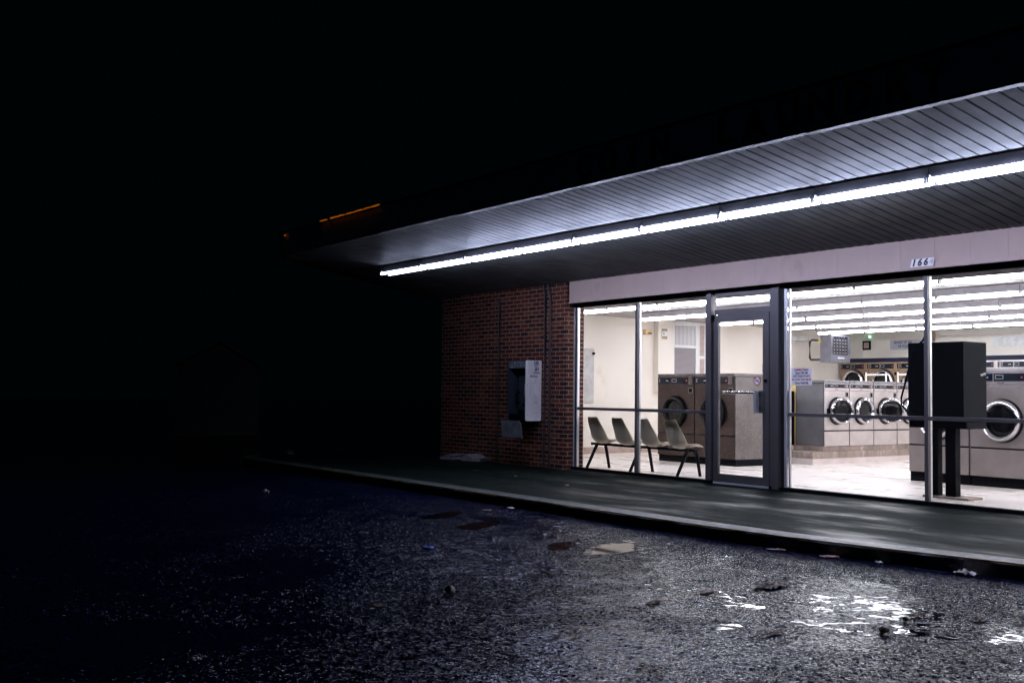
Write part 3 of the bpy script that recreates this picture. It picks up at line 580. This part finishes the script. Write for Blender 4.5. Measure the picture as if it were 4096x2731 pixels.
fr_.build('frame', M_WTRIM, wu); MB().box(-15.999,-15.97,15.541,16.154,2.171,2.574).build('upper_sash', M_BLIND, wu); MB().box(-15.999,-15.975,15.541,16.154,1.0,2.114).build('lower_sash', M_MESH, wu)
lv = empty('louvred_shutter', (-15.98,16.6,1.2), 'white framed louvred shutter with pinkish slats beside the office window', 'shutter'); fr_ = MB()
for a in ((16.225,16.27,1.0,2.63),(16.41,16.44,1.0,2.6),(16.6,16.65,1.0,2.63),(16.271,16.599,2.6,2.63),(16.271,16.409,1.9,1.965),(16.441,16.599,1.9,1.965)): fr_.box(-15.999,-15.955,a[0],a[1],a[2],a[3],.003)
fr_.build('frame', M_WTRIM, lv)
for a in ((16.271,16.409,1.966,2.599),(16.441,16.599,1.966,2.599),(16.271,16.409,1.0,1.899),(16.441,16.599,1.0,1.899)): MB().box(-15.999,-15.972,*a).build('louvre', M_LOUV, lv)
sc_ = empty('security_camera', (-15.9,19.2,2.42), 'white bullet security camera on a bracket on the left wall near the heater', 'camera')
MB().box(-15.93,-15.83,18.85,19.6,2.4,2.49,.012).build('housing', M_WHITE, sc_); MB().box(-15.92,-15.84,19.6,19.612,2.41,2.48).build('lens', M_BLACK, sc_); MB().cyl((-15.999,19.2,2.3),(-15.9,19.2,2.4),.025).build('bracket', M_WHITE, sc_)
ht = empty('unit_heater', (-14.87,19.3,1.88), 'grey steel gas unit heater with open grille hanging near the far corner', 'heater')
MB().box(-15.03,-14.76,18.98,19.62,1.885,2.49,.006).build('casing', M_HEAT, ht); MB().box(-14.759,-14.735,18.98,19.62,1.885,2.05,.004).build('lower_panel', M_HEAT, ht)
gb = MB().box(-14.758,-14.752,19.03,19.57,2.051,2.44); gb.build('grille_back', M_BLACK, ht); gr = MB()
for k in range(6): gr.box(-14.752,-14.735,19.03,19.57,2.06+k*.068,2.065+k*.068)
for k in range(6): gr.box(-14.75,-14.742,19.063+k*.095,19.069+k*.095,2.055,2.44)
gr.build('grille', M_HEAT, ht); fn = MB()
for r_ in range(5):
    for k in range(5): fn.box(-14.751,-14.747,19.09+k*.095,19.13+k*.095,2.082+r_*.068,2.108+r_*.068)
fn.build('burner_tubes', M_WSTEEL, ht); fr_ = MB()
for a in ((18.98,19.028,2.051,2.49),(19.572,19.62,2.051,2.49),(19.029,19.571,2.442,2.49)): fr_.box(-14.759,-14.733,*a)
fr_.build('grille_frame', M_HEAT, ht); MB().tube([(-15.03,19.05,2.36),(-15.3,19.05,2.38),(-15.36,19.05,2.34),(-15.36,19.05,2.0),(-15.33,19.05,1.95),(-15.03,19.05,1.95)], .025).build('gas_pipe', M_PIPE, ht, smooth=True)
MB().box(-15.06,-15.0,18.96,18.979,2.32,2.38).build('valve_tag', M_YEL, ht); MB().box(-14.7345,-14.7325,19.2,19.42,1.97,2.0).build('maker_plate', M_WHITE, ht)
for (yy) in (19.1,19.5): MB().cyl((-14.9,yy,2.49),(-14.9,yy,2.657),.008).build('hanger_rod', M_GREYP, ht)
box_thing('wall_frame', 'small square dark framed picture on the back wall right of heater', 'frame', M_BLACK, (-16+.0,-15.78,21.77,21.799,2.27,2.485), .004, [('mount', M_BASEB, (-15.96,-15.82,21.766,21.7695,2.31,2.445))])
tag(MB().cyl((-15.80,21.78,2.582),(-15.80,21.76,2.582),.02).build('indicator_lamp', M_GREEN, None, (-15.8,21.78,2.582)), 'tiny green lit lamp above the dark square frame', 'lamp')  # small glowing green disc on the back wall
sg = empty('folding_table_sign', (-14.8,21.79,2.27), 'grey sign reading DO NOT SIT ON, partly behind the black cabinet', 'sign'); MB().box(-15.25,-14.1,21.78,21.799,2.26,2.475,.004).build('board', M_PAPERB, sg)
text('lettering', [('DO NOT SIT ON',.085,.02,.045),('OR FOLDING',.085,.13,-.045)], '-Y', (-15.16,21.779,2.375), M_INKN, sg, .025, .001, 0, .72, 'LEFT')
s2 = empty('rules_sign', (-12.4,21.79,2.27), 'white rules sign with small print and glare on the back wall at far right', 'sign'); MB().box(-12.74,-11.7,21.78,21.799,2.265,2.475,.004).build('board', M_WHITE, s2); ln = MB()
for k in range(4):
    for q in range(5): ln.box(-12.6+q*.17+(k % 2)*.03,-12.6+q*.17+.12,21.778,21.7795,2.3+k*.042,2.312+k*.042)
ln.build('print', M_INKG, s2)
box_thing('wall_plaque', 'narrow brown vertical plaque on the back wall above the black cabinet', 'plaque', M_TAN, (-14.15,-14.09,21.77,21.799,2.42,2.64), .003)
# laundry cart rail
def cart(x0, x1, label):
    T = empty('laundry_cart', ((x0+x1)/2,19.2,0), label, 'cart', 'laundry carts')
    for x in (x0,x1): MB().cyl((x,19.0,.25),(x,19.0,1.66),.017).build('upright', M_WHITE, T, smooth=True)
    MB().cyl((x0+.018,19.0,1.61),(x1-.018,19.0,1.61),.015).build('hanging_rail', M_WHITE, T, smooth=True)
    MB().box(x0-.02,x1+.02,18.95,19.55,.25,.7,.02).build('basket', M_GREYP, T)
    for x in (x0,x1):
        for y in (19.0,19.5): MB().cyl((x-.015,y,.06),(x+.015,y,.06),.055).build('caster', M_BLACK, T); MB().box(x-.012,x+.012,y-.012,y+.012,.115,.25).build('caster_fork', M_GREYP, T)
cart(-13.88,-13.4,'white pipe-railed laundry cart standing before the tan dryers'); cart(-13.12,-12.66,'white laundry cart partly behind the black cabinet')
# ------------------------------------------------------------------ signs on the glass and facade
hs = empty('hours_sign', (-8.56,10.46,1.28), 'white paper laundry hours notice taped inside the window right of the door', 'sign'); MB().box(-8.716,-8.404,10.4600,10.4640,1.28,1.492).build('sheet', M_PAPER, hs)
text('heading', [('Laundry Hours',.043,0,.083)], '-Y', (-8.56,10.459,1.386), M_INKR, hs, .03, .0008, 0, .8)
text('lettering', [('Open 7:00 AM',.04,0,.042),('LAST WASH STARTS',.036,0,.003),('Close 10:00 PM',.04,0,-.08)], '-Y', (-8.56,10.459,1.386), M_INKN, hs, .02, .0008, 0, .78)
text('red_lettering', [('NO LATER THAN 9:00 PM',.036,0,-.038)], '-Y', (-8.56,10.459,1.386), M_INKR, hs, .015, .0008, 0, .7)
ns = empty('no_smoking_sticker', (-9.219,10.415,1.335), 'round red no smoking sticker on the glass of the door', 'sticker'); Mf = Matrix.Translation((-9.219,10.4195,1.335)) @ FACE['-Y']
MB().lathe([(.046,0),(.046,.0006)], Mf, 32).build('disc', M_PAPER, ns); rg = MB().lathe([(.047,.0007),(.058,.0007),(.058,.0014),(.047,.0014)], Mf, 40, True); rg.box(-.05,.05,-.005,.005,.0008,.0016,0,Mf @ Matrix.Rotation(R(-42),4,'Z')); rg.build('red_ring', M_INKR, ns)
MB().box(-.032,.018,-.009,.0,.0009,.0014,0,Mf).box(.02,.026,-.009,.0,.0009,.0014,0,Mf).box(.014,.019,.004,.03,.0009,.0014,0,Mf).build('cigarette', M_INKB, ns)
nb = empty('house_number', (-6.78,10.26,2.54), 'house number 1664 in slanted white tiles on the header panel', 'number'); H = Matrix.Translation((-6.925,10.2575,2.545)) @ FACE['-Y']
for k in range(4): MB().prism([(k*.069,0),(k*.069+.067,0),(k*.069+.088,.088),(k*.069+.021,.088)], .003, H).build('tile', M_PAPER, nb)
text('digits', [('1',.1,.042,.044),('6',.1,.113,.044),('6',.1,.184,.044)], '-Y', (-6.925,10.2535,2.545), M_INKB, nb, .045, .0008, .25); text('faded_digit', [('4',.1,.25,.044)], '-Y', (-6.925,10.2535,2.545), M_INKG, nb, .02, .0008, .25)
lt = empty('roof_sign_lettering', (-6.8,7.19,3.4), 'dark unlit letters spelling COIN LAUNDRY along the canopy fascia', 'sign')
xs = [-8.75,-8.38,-7.98,-7.6,-6.75,-6.4,-6.03,-5.68,-5.32,-4.97,-4.65]
for x, ch in zip(xs, 'COINLAUNDRY'): text('letter', [(ch,.36,0,0)], '-Y', (x,7.19,3.53), M_BLACK, lt, .02, .008)
gl = empty('amber_roof_strip', (-14.1,7.2,3.73), 'thin amber glowing strip along the roof edge at far left', 'light'); sg_ = MB(); x = -15.05  # glowing boxes stand in for a street lamp's reflection on the roof edge
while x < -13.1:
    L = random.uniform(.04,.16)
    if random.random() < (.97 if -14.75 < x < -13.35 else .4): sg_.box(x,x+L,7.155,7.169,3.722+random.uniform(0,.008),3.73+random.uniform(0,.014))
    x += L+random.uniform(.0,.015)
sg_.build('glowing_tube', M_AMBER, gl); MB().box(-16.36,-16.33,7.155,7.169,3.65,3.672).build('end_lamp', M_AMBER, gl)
# ------------------------------------------------------------------ payphone and conduits on the brick
ph = empty('payphone', (-13.78,10.2,.72), 'white sided wall payphone booth with Phone header and call price sticker', 'payphone')
sdm = MB(); rp_ = [(-.302,0),(0,0),(0,.952),(-.302,.952)]; b_ = []
def rrect(x0,x1,y0,y1,r,n=5):
    o_ = []
    for cx_, cy_, a0 in ((x1-r,y1-r,0),(x0+r,y1-r,90),(x0+r,y0+r,180),(x1-r,y0+r,270)):
        for k in range(n+1): a = R(a0+90*k/n); o_.append((cx_+r*math.cos(a), cy_+r*math.sin(a)))
    return o_
MB().prism(rrect(9.998,10.299,.713,1.66,.025), .018, Matrix.Translation((-13.557,0,0)) @ FACE['+X']).build('side_panel', M_PHONE, ph)
MB().prism(rrect(9.998,10.299,.713,1.66,.025), .018, Matrix.Translation((-14.024,0,0)) @ FACE['+X']).build('side_panel', M_PHONEB, ph)
MB().box(-14.005,-13.558,10.0,10.299,1.645,1.66,.003).build('top_panel', M_PHONEB, ph); MB().box(-14.005,-13.558,10.005,10.03,1.54,1.644,.004).build('header', M_PHEAD, ph); MB().box(-14.005,-13.558,10.26,10.299,.80,1.644).build('back_panel', M_PHONEB, ph)
MB().box(-14.005,-13.558,10.01,10.26,.73,.82,.006).build('shelf', M_BLACK, ph)
pf = MB().box(-13.93,-13.63,10.14,10.259,.88,1.42,.015).build('telephone', M_PHONEB, ph); sub(MB().box(-13.75,-13.66,10.125,10.139,1.1,1.28).build('keypad', M_GREYP, ph), pf)
sub(MB().tube([(-13.89,10.12,.98),(-13.9,10.085,1.02),(-13.9,10.08,1.12),(-13.89,10.12,1.17)], .022).build('handset', M_BLACK, ph, smooth=True), pf); sub(MB().box(-13.8,-13.7,10.13,10.139,.95,.99).build('coin_return', M_CHROME, ph), pf)
MB().box(-13.86,-13.74,10.0,10.009,.775,.782).build('shelf_slot', M_CHROME, ph)
hd = MB(); hd.prism([(-.27,0),(.2,0),(.24,-.04),(.26,-.27),(-.27,-.27)], .02, Matrix.Translation((-13.88,9.98,.715)) @ Matrix.Rotation(R(6),4,'X') @ FACE['-Y']); hd.build('directory_hanger', M_HANG, ph)
MB().cyl((-14.14,9.972,.715),(-13.68,9.972,.715),.007).build('hanger_rod', M_CHROME, ph)
dots = MB(); GL = {'P':["111","101","111","100","100"],'h':["100","100","110","101","101"],'o':["000","111","101","101","111"],'n':["000","110","101","101","101"],'e':["111","101","111","100","111"]}; x = -13.98
for ch in 'Phone':
    for r_, row in enumerate(GL[ch]):
        for k, v in enumerate(row):
            if v == '1': dots.cyl((x+k*.026,10.0035,1.632-r_*.0185),(x+k*.026,10.006,1.632-r_*.0185),.0085,seg=8)
    x += .086
dots.build('header_lettering', M_BLACK, ph)
def side(u, v): return (-13.539+.0012, 10.299-u, v)      # u metres out from the wall
hs_ = MB()
path = [(.20,1.40),(.205,1.37),(.212,1.34),(.215,1.31),(.218,1.28),(.22,1.25),(.22,1.22),(.218,1.19),(.213,1.16),(.207,1.13),(.2,1.1),(.19,1.07),(.18,1.04),(.165,1.015),(.15,1.0),(.13,.995),(.11,.995),(.09,1.0),(.082,1.015),(.087,1.035),(.092,1.055),(.098,1.075),(.104,1.095),(.109,1.115),(.125,1.115),(.14,1.112),(.15,1.125),(.16,1.15),(.165,1.18),(.167,1.21),(.167,1.24),(.167,1.27),(.166,1.3),(.155,1.312),(.14,1.313),(.12,1.313),(.11,1.315),(.104,1.335),(.1,1.355),(.096,1.375),(.1,1.39),(.12,1.40),(.13,1.38),(.127,1.355),(.124,1.335),(.12,1.03),(.125,1.05),(.13,1.07),(.134,1.09),(.115,1.01)]
for u, v in path: hs_.cyl(Vector(side(u,v))-Vector((.001,0,0)), Vector(side(u,v))+Vector((.0008,0,0)), .0042, seg=8)
for u, v in ((.26,.81),(.1,.84),(.27,1.27)): hs_.cyl(Vector(side(u,v))-Vector((.001,0,0)), Vector(side(u,v))+Vector((.0008,0,0)), .006, seg=8)
hs_.build('drilled_handset_outline', M_INKB, ph)
MB().box(-13.5385,-13.5375,10.03,10.275,1.44,1.645).build('sticker', M_PAPER, ph); MB().box(-13.5375,-13.537,10.14,10.272,1.453,1.47).build('sticker_brown_band', M_CARD, ph)
text('sticker_price', [('10',.075,.0,.065),('$1',.066,.018,-.03)], '+X', (-13.5373,10.19,1.555), M_INKN, ph, .05, .0004, 0, 1.25)
text('sticker_lettering', [('minutes',.025,0,.028),('for',.022,0,.008),('anywhere USA',.014,.0,-.07)], '+X', (-13.5370,10.19,1.555), M_INKN, ph, .03, .0004, 0, 1.1)
sm = MB()
for k in range(3): sm.box(-13.5385,-13.5375,10.07,10.07+.16-.02*(k % 2),1.398+k*.012,1.404+k*.012)
sm.build('small_print', M_INKN, ph)
tag(MB().tube([(-14.745,10.27,2.74),(-14.74,10.272,2.7),(-14.69,10.272,2.62),(-14.684,10.272,2.5),(-14.684,10.272,.02)], .018, 10).build('conduit', M_PIPE, None, (-14.684,10.27,0), smooth=True), 'dark painted conduit on the brick left of the payphone', 'conduit', 'conduits on the brick wall')
tag(MB().tube([(-13.483,10.27,2.86),(-13.48,10.272,2.82),(-13.435,10.272,2.72),(-13.429,10.272,2.6),(-13.429,10.272,.02)], .018, 10).build('conduit', M_PIPE, None, (-13.429,10.27,0), smooth=True), 'dark conduit right of the payphone, the left of a close pair', 'conduit', 'conduits on the brick wall')
tag(MB().tube([(-13.36,10.27,2.86),(-13.35,10.272,2.8),(-13.3,10.272,2.68),(-13.292,10.272,2.55),(-13.285,10.272,.02)], .018, 10).build('conduit', M_PIPE, None, (-13.292,10.27,0), smooth=True), 'dark conduit of the close pair, nearer the shopfront window', 'conduit', 'conduits on the brick wall')
# ------------------------------------------------------------------ litter
def crumple(name, x, y, z, sx, sy, h, m, label, cat, seed=0, n=7, rz=0, group=None, edge=.25):
    rd = random.Random(seed); mb = MB(); b = mb.bm; g_ = []
    for i in range(n+1):
        row = []
        for j in range(n+1):
            u, v = i/n*2-1, j/n*2-1; k = 1-edge*rd.random()*max(abs(u),abs(v)); row.append(b.verts.new((u*sx/2*k, v*sy/2*k, .003+h*rd.random()**1.5*(1-.6*max(abs(u),abs(v))))))
        g_.append(row)
    for i in range(n):
        for j in range(n): b.faces.new((g_[i][j],g_[i+1][j],g_[i+1][j+1],g_[i][j+1]))
    ex = bmesh.ops.extrude_face_region(b, geom=list(b.faces))
    for v in ex['geom']:
        if isinstance(v, bmesh.types.BMVert): v.co.z += .0015
    bmesh.ops.recalc_face_normals(b, faces=b.faces)
    LOCAL[0] = True; o = mb.build(name, m); LOCAL[0] = False; o.location = (x,y,z); o.rotation_euler = (0,0,R(rz)); return tag(o, label, cat, group)
def rock(x, y, r, m, label, seed, sq=.7):
    b = bmesh.new(); bmesh.ops.create_icosphere(b, subdivisions=3, radius=r); rd = random.Random(seed); ax = [(Vector((rd.gauss(0,1),rd.gauss(0,1),rd.gauss(0,1))).normalized(), rd.uniform(.62,.95)) for _ in range(9)]
    for v in b.verts:
        for a, k in ax:
            d = v.co.dot(a)
            if d > r*k: v.co -= a*(d-r*k)*.85
        v.co.z *= sq; v.co += Vector((rd.uniform(-1,1),rd.uniform(-1,1),rd.uniform(-1,1)))*r*.025
    zm = min(v.co.z for v in b.verts); bmesh.ops.translate(b, vec=(0,0,-zm-.002), verts=b.verts)
    mb = MB(); mb.bm.free(); mb.bm = b; LOCAL[0] = True; o = mb.build('stone', m, smooth=True); LOCAL[0] = False; o.location = (x,y,ZA); return tag(o, label, 'stone')
ZL = ZA+.001
crumple('torn_paper',-4.385,7.13,ZL,.16,.1,.05,M_PAPER,'torn white paper lying against the kerb at far right','paper',3,rz=20)
crumple('paper_scrap',-5.05,7.06,ZL,.06,.045,.02,M_PAPER,'small white scrap of paper in the gutter left of the torn sheet','paper',4)
crumple('snack_wrapper',-5.44,6.98,ZL,.16,.1,.012,pbr('wrapper',(.5,.3,.28),.35,var=.7,vs=30),'flattened red and white wrapper in the gutter','wrapper',5,rz=60)
crumple('dry_leaf',-5.89,6.93,ZL,.1,.06,.015,M_LEAFT,'tan leaf in the gutter beside a grey paper flake','leaf',6,rz=40); crumple('paper_flake',-5.96,6.9,ZL,.08,.05,.006,M_GREYP,'grey paper flake in the gutter beside the tan leaf','paper',7,rz=40)
rock(-3.545,5.0,.034,M_ROCKB,'brown stone lying on the bright wet asphalt',11,.62); rock(-5.685,3.63,.036,M_ROCK,'dark rounded stone on the wet asphalt at lower middle',12,.85); rock(-18.3,8.2,.1,M_ROCK,'dark round stone at the far left end of the walkway',13,.9)
rock(-3.66,5.36,.022,M_ROCK,'small grey stone beside a black puddle at lower right',14)
crumple('ribbed_mat',-4.81,5.58,ZL,.16,.3,.035,M_LEAF,'dark crumpled ribbed rag on the wet asphalt below the window','rag',8,10,rz=15); crumple('dead_leaf',-3.71,5.53,ZL,.06,.13,.03,M_LEAF,'black curled leaf in a puddle at right','leaf',9); crumple('dead_leaf',-3.45,5.74,ZL,.05,.12,.035,M_LEAF,'dark curled leaf farthest right on the asphalt','leaf',10)
crumple('foil_packet',-7.46,4.55,ZL,.1,.08,.025,M_BLUE,'crumpled blue foil packet on the dark asphalt','packet',15,rz=30); crumple('plastic_wrap',-8.53,4.54,ZL,.1,.05,.02,M_CLEAR,'clear plastic wrapper glinting on the dark asphalt','wrapper',16,rz=30)
tag(MB().tube([(-6.04,4.64,ZA+.006),(-5.95,4.61,ZA+.01),(-5.81,4.56,ZA+.006)],.006,6).build('twig',M_TWIG,None,(-5.93,4.6,ZA)),'thin brown twig on the asphalt','twig'); tag(MB().tube([(-5.95,4.38,ZA+.006),(-5.93,4.44,ZA+.01),(-5.91,4.49,ZA+.006)],.005,6).build('twig',M_TWIG,None,(-5.93,4.44,ZA)),'short pale twig just left of the brown twig','twig')
crumple('dry_leaf',-9.54,6.855,ZL,.09,.06,.02,M_PAPER,'pinkish pale leaf just below the kerb','leaf',17,rz=30); crumple('dry_leaf',-9.5,6.52,ZL,.11,.07,.02,M_LEAFT,'tan leaf lying a little out from the kerb','leaf',18,rz=30)
crumple('dead_leaf',-5.6,3.08,ZL,.09,.06,.02,M_LEAFT,'brown leaf near the bottom left of the lit asphalt','leaf',19); crumple('paper_ball',-12.46,5.29,ZL,.09,.08,.07,M_SOGGY,'crumpled pale paper ball in the dark lot at left','paper',20); crumple('paper_scrap',-8.02,6.3,ZL,.08,.02,.006,M_PAPER,'thin white sliver of paper on the lot','paper',21,rz=45); crumple('paper_scrap',-7.59,5.83,ZL,.03,.03,.03,M_PAPER,'tiny white curled scrap by a dark puddle','paper',22)
crumple('dead_leaf',-4.8,4.52,ZL,.07,.15,.02,M_LEAF,'long dark leaf flat on the glittering asphalt','leaf',23); crumple('dead_leaf',-4.9,5.06,ZL,.06,.14,.008,pbr('red_leaf',(.16,.06,.06),.5),'reddish flat leaf on the glittering asphalt','leaf',24); crumple('dead_leaf',-3.84,4.47,ZL,.05,.13,.015,M_LEAF,'dark leaf with a stem left of the brown stone','leaf',25)
crumple('paper_scrap',-5.81,7.0,ZL,.05,.03,.008,M_LEAFT,'pale crumb of paper deep in the gutter','paper',26); crumple('bottle_cap',-4.93,1.77,ZL,.05,.04,.02,M_GREYP,'grey scrap in the dark at the bottom left','scrap',27)
for i, (x, y, l) in enumerate(((-13.22,8.85,'pale leaf on the walkway below the flattened box'),(-12.84,10.2,'pale leaf on the walkway close to the brick pier'),(-12.07,8.74,'tiny pale leaf on the walkway before the first window'),(-10.6,8.48,'pale leaf on the walkway before the door'),(-9.44,7.2,'dark twig-like leaf on the kerb top'),(-5.6,8.3,'small pale leaf on the green walkway at right'))): crumple('walkway_leaf',x,y,.001,.06,.035,.01,M_LEAFT if i != 4 else M_LEAF,l,'leaf',30+i,rz=30*i)
fb = empty('flattened_box', (-15.4,10.1,0), 'squashed white takeaway box lying by the brick wall', 'box')
MB().box(-.28,.02,-.2,.2,.004,.05,.004,Matrix.Translation((-15.5,10.06,0)) @ Matrix.Rotation(R(14),4,'Z')).build('lid', M_SOGGY, fb)
MB().prism([(0,0),(.44,0),(.5,.07),(.3,.05),(.14,.12),(.02,.06)], .34, Matrix.Translation((-15.32,10.24,.004)) @ Matrix.Rotation(R(12),4,'Z') @ FACE['-Y'], .004).build('tray', M_SOGGY, fb)
MB().box(-.27,.0,-.16,.19,.0,.014,.002,Matrix.Translation((-15.5,10.07,.07)) @ Matrix.Rotation(R(14),4,'Z') @ Matrix.Rotation(R(4),4,'X')).build('flap', M_SOGGY, fb)
# ------------------------------------------------------------------ shed in the dark
sd = empty('garden_shed', (-28.9,10.7,ZA), 'faint gabled shed standing in the dark beyond the lot', 'shed'); Ms = Matrix.Translation((-28.68,10.72,ZA)) @ Matrix.Rotation(R(71.5),4,'Z')
MB().box(-1.1,1.1,0,2.2,0,1.85,0,Ms).build('wall', M_SHED, sd); MB().prism([(-1.1,1.851),(1.1,1.851),(0,2.5)], 2.2, Ms @ Matrix.Translation((0,2.2,0)) @ FACE['-Y']).build('gable', M_SHED, sd)
for s in (-1,1): MB().box(0,1.35,-.12,2.32,0,.05,0,Ms @ Matrix.Translation((0,0,2.56)) @ Matrix.Diagonal((s,1,1,1)) @ Matrix.Rotation(R(30.5),4,'Y')).build('roof', M_SHED, sd)
MB().box(-.4,.4,-.03,-.001,.05,1.7,0,Ms).build('door', M_SHED, sd)
